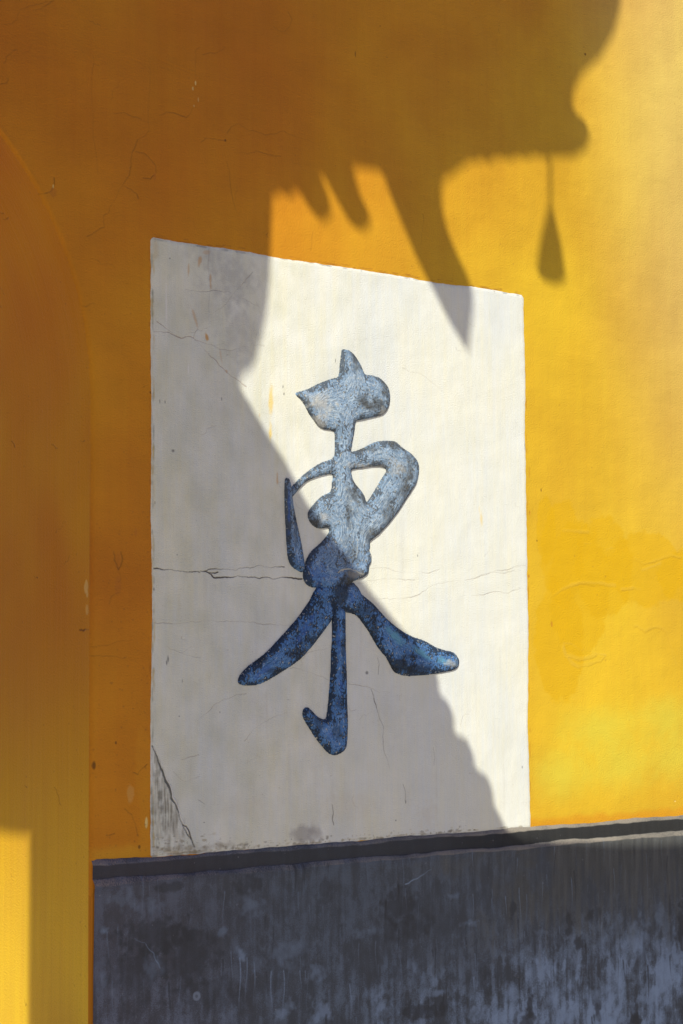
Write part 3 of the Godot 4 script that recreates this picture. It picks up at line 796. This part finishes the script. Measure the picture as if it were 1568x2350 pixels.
	for s in [[[639, 1354], 40, 34, 0.5], [[626, 1300], 30, 20, 0.4], [[944, 1174], 40, 22, 0.35], [[814, 1172], 60, 8, 0.45], [[900, 1349], 20, 16, 0.3], [[596, 1374], 26, 20, 0.3], [[643, 1000], 20, 14, 0.4], [[773, 827], 30, 12, 0.25]]:
		cv.stain(W(s[0])[0], s[1] / 700.0, s[2] / 700.0, Vector3(0.5, 0.49, 0.45), minf(0.8, s[3] * 1.3), 1.0, 1.2)
	cv.crack(W([698, 832, 717, 842, 748, 845, 773, 839, 805, 827]), 0.003, Vector3(0.5, 0.48, 0.4), 0.7, 0.05)
	cv.crack(W([754, 932, 760, 908, 756, 879, 757, 850]), 0.0025, Vector3(0.5, 0.5, 0.42), 0.6, 0.05)
	cv.crack(W([780, 938, 777, 904, 772, 880]), 0.002, Vector3(0.5, 0.5, 0.42), 0.5, 0.05)
	for k in 120:
		var q := Vector2(cv.rng.randf_range(0.3, 1.3), cv.rng.randf_range(0.2, 1.55))
		cv.dot(cv.px(q), cv.rng.randf_range(0.1, 0.7), [Vector3(0.55, 0.54, 0.48), Vector3(0.02, 0.02, 0.02)][k % 2], cv.rng.randf_range(0.3, 0.9), -0.03)
	return cv

# ------------------------------------------------------------------ boards, posts and roofs across the court
func board(outline: PackedVector2Array, thick: float, zc: float) -> SurfaceTool:
	# a sawn board standing parallel to the wall at z = zc
	var st := SurfaceTool.new()
	st.begin(Mesh.PRIMITIVE_TRIANGLES)
	st.set_smooth_group(-1)
	var idx := Geometry2D.triangulate_polygon(outline)
	for f in [0, 1]:
		var z := zc + (thick * 0.5 if f == 0 else -thick * 0.5)
		for i in range(0, idx.size(), 3):
			var t := [idx[i], idx[i + 1], idx[i + 2]]
			if f == 1:
				t.reverse()
			for k in t:
				st.add_vertex(Vector3(outline[k].x, outline[k].y, z))
	var n := outline.size()
	for i in n:
		var a := outline[i]
		var b := outline[(i + 1) % n]
		var q := [Vector3(a.x, a.y, zc + thick * 0.5), Vector3(b.x, b.y, zc + thick * 0.5), Vector3(b.x, b.y, zc - thick * 0.5), Vector3(a.x, a.y, zc - thick * 0.5)]
		for k in [0, 1, 2, 0, 2, 3]:
			st.add_vertex(q[k])
	st.generate_normals()
	return st

func box(lo: Vector3, hi: Vector3) -> SurfaceTool:
	var bm := BoxMesh.new()
	bm.size = hi - lo
	var st := SurfaceTool.new()
	st.begin(Mesh.PRIMITIVE_TRIANGLES)
	st.append_from(bm, 0, Transform3D(Basis(), (lo + hi) * 0.5))
	return st

func lathe(profile: Array, at: Vector3, sides := 28, flat := 1.0) -> SurfaceTool:   # [radius, height] from bottom to top
	var st := SurfaceTool.new()
	st.begin(Mesh.PRIMITIVE_TRIANGLES)
	for j in profile.size():
		for i in sides + 1:
			var a := TAU * i / sides
			st.add_vertex(at + Vector3(cos(a) * profile[j][0], profile[j][1], sin(a) * profile[j][0] * flat))
	for j in profile.size() - 1:
		for i in sides:
			var a := j * (sides + 1) + i
			for q in [a, a + sides + 1, a + 1, a + 1, a + sides + 1, a + sides + 2]:
				st.add_index(q)
	st.generate_normals()
	return st

func across(mm: Array, zc: float) -> PackedVector2Array:   # where a thing at depth zc must stand for the sun to draw it there on the wall
	var p := W(mm)
	var k := zc / sun_dir.z
	for i in p.size():
		p[i] += Vector2(sun_dir.x, sun_dir.y) * k
	return p

func grown(p: PackedVector2Array, by: float) -> PackedVector2Array:
	return Geometry2D.offset_polygon(p, by, Geometry2D.JOIN_ROUND)[0]

func _ready() -> void:
	# camera
	var cam := Camera3D.new()
	cam.keep_aspect = Camera3D.KEEP_HEIGHT
	cam.fov = 27.554
	cam.near = 0.05
	cam.far = 600.0
	cam.transform = Transform3D(Basis(Vector3(0.76316, -0.00588, 0.646183), Vector3(-0.042124, 0.997379, 0.058825), Vector3(-0.644835, -0.072113, 0.760912)).orthonormalized(), Vector3(-3.49265, 0.550734, 4.978749))
	put(cam, "camera")
	cam.current = true
	# sky, exposure
	var sky_mat := ProceduralSkyMaterial.new()
	sky_mat.sky_top_color = Color(0.40, 0.455, 0.65)
	sky_mat.sky_horizon_color = Color(0.80, 0.77, 0.77)
	sky_mat.sky_curve = 0.15
	sky_mat.ground_bottom_color = Color(0.4, 0.38, 0.34)
	sky_mat.ground_horizon_color = Color(0.66, 0.68, 0.7)
	sky_mat.sun_angle_max = 4.0
	sky_mat.sky_energy_multiplier = 0.98
	var sky := Sky.new()
	sky.sky_material = sky_mat
	var env := Environment.new()
	env.background_mode = Environment.BG_SKY
	env.sky = sky
	env.background_energy_multiplier = 1.0
	env.tonemap_mode = Environment.TONE_MAPPER_LINEAR
	env.tonemap_exposure = 1.3
	env.sdfgi_enabled = true
	env.ssao_enabled = true
	env.ssil_enabled = true
	var we := WorldEnvironment.new()
	we.environment = env
	we.name = "world_environment"
	add_child(we)
	# sun
	var el := deg_to_rad(SUN_ELEV)
	var az := deg_to_rad(SUN_LEFT)
	sun_dir = Vector3(-cos(el) * sin(az), sin(el), cos(el) * cos(az))
	var sun := DirectionalLight3D.new()
	sun.light_energy = 1.22
	sun.light_color = Color(1.0, 0.985, 0.92)
	sun.light_angular_distance = 0.36
	sun.shadow_enabled = true
	put(sun, "sun")
	sun.look_at_from_position(sun_dir * 20.0, Vector3.ZERO)

	# tables
	lut.resize(4096)
	for i in 4096:
		lut[i] = int(round(Color(i / 4095.0, 0, 0).linear_to_srgb().r * 255.0))
	wobble = noise(5, 1.1, 3)
	fine = noise(6, 9.0, 3)

	# the court
	var ground_mesh := PlaneMesh.new()
	ground_mesh.size = Vector2(500, 500)
	var ground := MeshInstance3D.new()
	ground.mesh = ground_mesh
	var gm := StandardMaterial3D.new()
	var gt := NoiseTexture2D.new()
	gt.width = 512
	gt.height = 512
	gt.seamless = true
	gt.noise = noise(3, 0.02, 5)
	var gr := Gradient.new()
	gr.set_color(0, Color(0.44, 0.40, 0.33).linear_to_srgb())
	gr.set_color(1, Color(0.56, 0.51, 0.42).linear_to_srgb())
	gt.color_ramp = gr
	gm.albedo_texture = gt
	gm.uv1_triplanar = true
	gm.uv1_world_triplanar = true
	gm.uv1_scale = Vector3.ONE * 0.35
	gm.roughness = 0.9
	ground.material_override = gm
	ground.position = Vector3(0, GROUND, 0)
	put(ground, "ground")
	ground.set_meta("kind", "structure")

	var slab := MeshInstance3D.new()  # added slab, put in so sunlight bounces onto the lower jamb
	var slab_mesh := BoxMesh.new()
	slab_mesh.size = Vector3(2.0 * ARCH_R + 0.02, 0.34, THICK + 0.1)
	slab.mesh = slab_mesh
	slab.material_override = gm
	slab.position = Vector3(EDGE - ARCH_R, GROUND + 0.17, -THICK * 0.5 - 0.02)
	put(slab, "bounce_slab")
	tag(slab, "added stone slab under the yellow arch, bouncing sunlight onto its jamb", "bounce_slab")

	# the wall
	var wall := Node3D.new()
	put(wall, "temple_wall")
	wall.position = Vector3.ZERO
	tag(wall, "yellow plastered temple wall with arched opening, white panel, blue character and black dado", "wall")
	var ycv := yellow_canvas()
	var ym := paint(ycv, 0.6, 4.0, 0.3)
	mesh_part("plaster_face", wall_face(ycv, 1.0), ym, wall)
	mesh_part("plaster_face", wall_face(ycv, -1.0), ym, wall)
	var rcv := reveal_canvas()
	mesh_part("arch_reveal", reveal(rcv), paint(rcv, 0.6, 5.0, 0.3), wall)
	var core := box(Vector3(EDGE + 0.03, GROUND, -THICK), Vector3(3.3, 3.5, -0.02))
	core.append_from(box(Vector3(-5.7, GROUND, -THICK), Vector3(EDGE - 2.0 * ARCH_R - 0.03, 3.5, -0.02)).commit(), 0, Transform3D())
	core.append_from(box(Vector3(EDGE - 2.0 * ARCH_R - 0.03, SPRING + ARCH_R + 0.03, -THICK), Vector3(EDGE + 0.03, 3.5, -0.02)).commit(), 0, Transform3D())
	mesh_part("masonry_core", core, plain(Color(0.6, 0.33, 0.02)), wall)
	var pcv := panel_canvas()
	var panel := mesh_part("white_panel", panel_face(pcv), paint(pcv, 0.75, 6.0, 0.25), wall)
	panel.set_meta("label", "whitewashed panel with cracks and stains behind the blue character")
	var dcv := dado_canvas()
	var dm := paint(dcv, 0.7, 5.0, 0.3)
	var dado := mesh_part("dado", dado_strip(dcv, [[0.053, 0.0085], [0.0545, 0.0105], [0.066, 0.0195], [0.070, 0.0205], [0.09, 0.0185], [0.2, 0.017], [0.32, 0.0165], [0.45, 0.017], [0.6, 0.0165], [0.8, 0.017], [0.95, 0.017]], [3.0, 3.0, 4.0, 4.0, 4.0, 0.0, 0.0, 0.0, 0.0, 0.0, 0.0]), dm, wall)
	dado.set_meta("label", "black painted dado streaked with pale blue salt stains")
	mesh_part("moulding", dado_strip(dcv, [[0.0, -0.004], [0.001, 0.0016], [0.0105, 0.0092], [0.014, 0.0098], [0.034, 0.0092], [0.056, 0.0088]], [1.0, 1.0, 2.0, 2.0, 2.5, 3.0]), dm, dado)
	# the character
	var chr_ := Node3D.new()
	put(chr_, "character", wall)
	chr_.set_meta("label", "weathered blue relief character shaped like brush strokes")
	depth_w = int(1.0 / CELL) + 8
	depth_map.resize(depth_w * (int(1.36 / CELL) + 8))
	depth_map.fill(-1.0)
	var body := W([733, 1538, 747, 1538, 769, 1532, 788, 1516, 807, 1494, 820, 1470, 826, 1465, 849, 1465, 881, 1462, 907, 1448, 924, 1432, 932, 1408, 930, 1381, 920, 1358, 900, 1341, 867, 1331, 828, 1322, 799, 1315, 785, 1311, 780, 1286, 773, 1257, 766, 1227, 765, 1215, 802, 1225, 841, 1242, 873, 1254, 906, 1259, 945, 1261, 958, 1257, 984, 1241, 1017, 1226, 1044, 1205, 1054, 1185, 1053, 1160, 1043, 1130, 1023, 1104, 1002, 1079, 976, 1048, 942, 1012, 909, 981, 877, 956, 841, 932, 842, 916, 836, 906, 846, 887, 844, 867, 836, 857, 834, 838, 824, 825, 798, 813, 770, 805, 748, 788, 697, 777, 660, 774, 623, 783, 602, 783, 580, 792, 567, 808, 565, 827, 572, 850, 581, 872, 599, 896, 624, 913, 649, 933, 672, 958, 668, 970, 637, 966, 612, 972, 594, 988, 587, 1005, 591, 1021, 613, 1044, 644, 1069, 680, 1085, 685, 1112, 687, 1138, 650, 1133, 613, 1122, 582, 1109, 558, 1091, 539, 1071, 524, 1059, 516, 1068, 518, 1084, 531, 1099, 552, 1117, 576, 1135, 607, 1155, 644, 1174, 688, 1189, 696, 1208, 698, 1242, 695, 1273, 664, 1276, 636, 1281, 614, 1299, 593, 1321, 575, 1346, 556, 1366, 538, 1377, 540, 1384, 559, 1390, 590, 1400, 627, 1418, 665, 1433, 696, 1443, 714, 1449, 718, 1481, 723, 1510, 727, 1530])
	var eye := W([768, 1157, 808, 1163, 846, 1170, 885, 1173, 910, 1168, 908, 1155, 891, 1135, 865, 1101, 845, 1076, 827, 1058, 820, 1075, 804, 1094, 785, 1110, 772, 1126, 766, 1145])
	var f_body := field(smooth_ring(body), [smooth_ring(eye)])
	var f_side_stroke := field(smooth_ring(W([503, 1119, 512, 1115, 520, 1091, 524, 1061, 530, 1024, 542, 977, 554, 935, 563, 897, 572, 850, 568, 834, 559, 829, 532, 840, 514, 856, 505, 882, 501, 919, 498, 966, 495, 1013, 494, 1060, 495, 1097, 497, 1112])), [])
	var f_left_falling_stroke := field(smooth_ring(W([621, 786, 592, 744, 550, 697, 500, 650, 458, 615, 410, 577, 355, 545, 325, 521, 314, 503, 316, 492, 335, 485, 382, 485, 417, 494, 458, 512, 507, 536, 556, 563, 599, 599, 635, 635, 664, 665, 677, 679, 689, 704, 686, 737, 686, 771, 672, 793])), [])
	var f_hooked_stroke := field(smooth_ring(W([682, 710, 682, 649, 678, 593, 675, 538, 671, 483, 666, 428, 657, 384, 644, 379, 622, 387, 601, 404, 582, 417, 566, 410, 562, 394, 569, 378, 590, 350, 615, 319, 643, 291, 668, 271, 693, 265, 719, 272, 737, 288, 742, 316, 744, 371, 742, 426, 741, 482, 739, 538, 737, 593, 736, 649, 735, 716, 711, 738, 689, 732])), [])
	var f_right_falling_stroke := field(smooth_ring(W([668, 804, 770, 803, 803, 767, 848, 740, 893, 701, 934, 673, 976, 650, 1022, 633, 1068, 622, 1115, 602, 1163, 590, 1198, 584, 1218, 567, 1224, 549, 1214, 532, 1190, 523, 1154, 518, 1106, 512, 1028, 507, 982, 508, 940, 519, 925, 536, 903, 568, 869, 599, 840, 638, 810, 672, 781, 699, 744, 707, 715, 713, 686, 710, 673, 737, 664, 770])), [])
	var ccv := character_canvas()
	var cm := paint(ccv, 0.7, 4.0, 0.3)
	stroke(cm, f_body, 0.013, 0.040, ccv, chr_, "body_stroke")
	stroke(cm, f_side_stroke, 0.014, 0.018, ccv, chr_, "side_stroke")
	stroke(cm, f_left_falling_stroke, 0.012, 0.032, ccv, chr_, "left_falling_stroke")
	stroke(cm, f_hooked_stroke, 0.011, 0.025, ccv, chr_, "hooked_stroke")
	stroke(cm, f_right_falling_stroke, 0.012, 0.036, ccv, chr_, "right_falling_stroke")

	# the hall across the court, above and left of the frame: its eaves and gable draw the shadows
	var hall := Node3D.new()
	put(hall, "temple_hall")
	tag(hall, "tiled temple hall across the court whose carved eaves shade the yellow wall", "building")
	var wood := plain(Color(0.16, 0.05, 0.03), 0.6)
	var lime := plain(Color(0.5, 0.42, 0.3), 0.9)
	var tile := plain(Color(0.09, 0.095, 0.1), 0.8)
	var z1 := 2.5
	var z2 := 3.25
	var t := 0.024
	mesh_part("gable_wall", board(across([212, 2153, 448, 2191, 446, 2000, 442, 1918, 438, 1809, 434, 1727, 424, 1645, 407, 1576, 384, 1494, 367, 1459, 331, 1433, 314, 1405, 334, 1369, 375, 1319, 442, 1231, 510, 1154, 579, 1050, 622, 998, 657, 952, 754, 855, 862, 752, 991, 635, 1122, 516, 1129, 467, 1140, 431, 1179, 412, 1192, 381, 1193, 336, 1220, 300, 1263, 287, 1280, 251, 1284, 206, 1321, 179, 1355, 163, 1366, 127, 1373, 79, 1405, 44, 1427, 2, 1446, -30, 1521, -66, 1720, -96, 1982, -122, 2400, -142, 3168, -170, 3140, -948, 2101, -820, 568, -709, -24, -631], z1), t, z1), lime, hall)  # outline follows its shadow; low right arm added to keep the dado shaded
	# opening made beside it to let sun onto the jamb and passage floor
	var kx := sun_dir.x / sun_dir.z
	var ky := sun_dir.y / sun_dir.z
	var hall_left := -5.2
	var top_l := across([278, 2123], z1)[0]
	var bot_l := across([37, -639], z1)[0]
	var hole_r := EDGE + (z1 + 0.345) * kx
	var hole_top := 0.05 + (z1 + 0.345) * ky
	mesh_part("gable_wall", board(PackedVector2Array([top_l, Vector2(hall_left, top_l.y), Vector2(hall_left, bot_l.y), Vector2(-5.1, bot_l.y), Vector2(-5.1, top_l.y - 0.15), Vector2(hole_r + (top_l.y - 0.15 - hole_top) * kx / ky, top_l.y - 0.15), Vector2(hole_r, hole_top), Vector2(hole_r, bot_l.y), bot_l]), t, z1 + 0.03), lime, hall)
	mesh_part("eave_board", board(across([2115, 3626, 2076, 3178, 2058, 2997, 2052, 2931, 2046, 2898, 2015, 2820, 1944, 2719, 1840, 2629, 1799, 2559, 1794, 2511, 1810, 2467, 1870, 2446, 1881, 2416, 1857, 2365, 1801, 2333, 1685, 2312, 1637, 2302, 1620, 2307, 1552, 2287, 1535, 2292, 1467, 2271, 1447, 2277, 1401, 2265, 1378, 2244, 1352, 2257, 1313, 2240, 1295, 2243, 1262, 2220, 1212, 2183, 1162, 2161, 1064, 2117, 931, 2124, 894, 2142, 801, 2142, 764, 2141, 710, 2116, 638, 2111, 629, 2076, 567, 2028, 546, 2036, 515, 2004, 480, 2018, 459, 1999, 437, 1999, 344, 1878, -73, 1771, -1912, 1395, -1951, 3065], z2), t, z2), wood, hall)
	mesh_part("bracket", board(grown(across([1182, 2193, 1154, 2130, 1157, 2058, 1180, 1988, 1218, 1920, 1267, 1853, 1292, 1797, 1292, 1738, 1281, 1678, 1270, 1597, 1244, 1631, 1195, 1684, 1147, 1752, 1099, 1818, 1061, 1872, 1014, 1952, 958, 2045, 921, 2125, 875, 2161], z2 + 0.03), 0.006), t, z2 + 0.03), wood, hall)
	mesh_part("rafter_end", board(grown(across([764, 2158, 768, 2109, 791, 2049, 827, 1998, 833, 1970, 808, 1950, 772, 1966, 727, 2019, 682, 2076, 647, 2140], z2 + 0.03), 0.014), t, z2 + 0.03), wood, hall)
	mesh_part("rafter_end", board(grown(across([631, 2124, 631, 2082, 664, 2017, 669, 1976, 646, 1959, 611, 1982, 576, 2025, 532, 2067, 532, 2109], z2 + 0.03), 0.014), t, z2 + 0.03), wood, hall)
	var eave := across([2003, 2825], z2)[0]
	var roof := SurfaceTool.new()
	roof.begin(Mesh.PRIMITIVE_TRIANGLES)
	roof.set_smooth_group(-1)
	for lift in [0.0, 0.12]:
		var q := [Vector3(-5.2, eave.y, z2 + 0.02), Vector3(eave.x - 0.4, eave.y + 0.2, z2 + 0.02), Vector3(-3.7, 8.3, 4.6), Vector3(-5.2, 8.3, 4.6)]
		for k in [0, 1, 2, 0, 2, 3]:
			roof.add_vertex(q[k] + Vector3(0, lift, 0))
	roof.generate_normals()
	mesh_part("roof", roof, tile, hall)
	mesh_part("tie_beam", box(Vector3(-5.2, 2.06, z1 - 0.1), Vector3(2.5, 2.33, z1 + 0.12)), wood, hall)
	for cx in [-4.9, 2.3]:
		mesh_part("column", lathe([[0.2, GROUND], [0.2, GROUND + 0.12], [0.14, GROUND + 0.16], [0.135, 2.06]], Vector3(cx, 0, z1)), wood, hall)
	# the tassel that hangs from the eave
	var tassel := Node3D.new()
	put(tassel, "eave_tassel")
	var hook := across([1685, 2318], z2)[0]
	var tip := across([1685, 1872], z2)[0]
	tassel.position = Vector3(hook.x, hook.y, z2)
	tag(tassel, "tassel on a cord hanging from the hall's eave, shading the yellow wall", "tassel")
	var drop := hook.y - tip.y
	mesh_part("cord", lathe([[0.0065, -drop * 0.5], [0.0065, 0.0]], Vector3.ZERO, 10), wood, tassel)
	mesh_part("bell_plate", lathe([[0.0, -drop + 0.01], [0.058, -drop + 0.004], [0.070, -drop + 0.018], [0.064, -drop * 0.86], [0.050, -drop * 0.70], [0.032, -drop * 0.57], [0.016, -drop * 0.47], [0.018, -drop * 0.455], [0.0, -drop * 0.42]], Vector3.ZERO, 20, 0.3), wood, tassel)
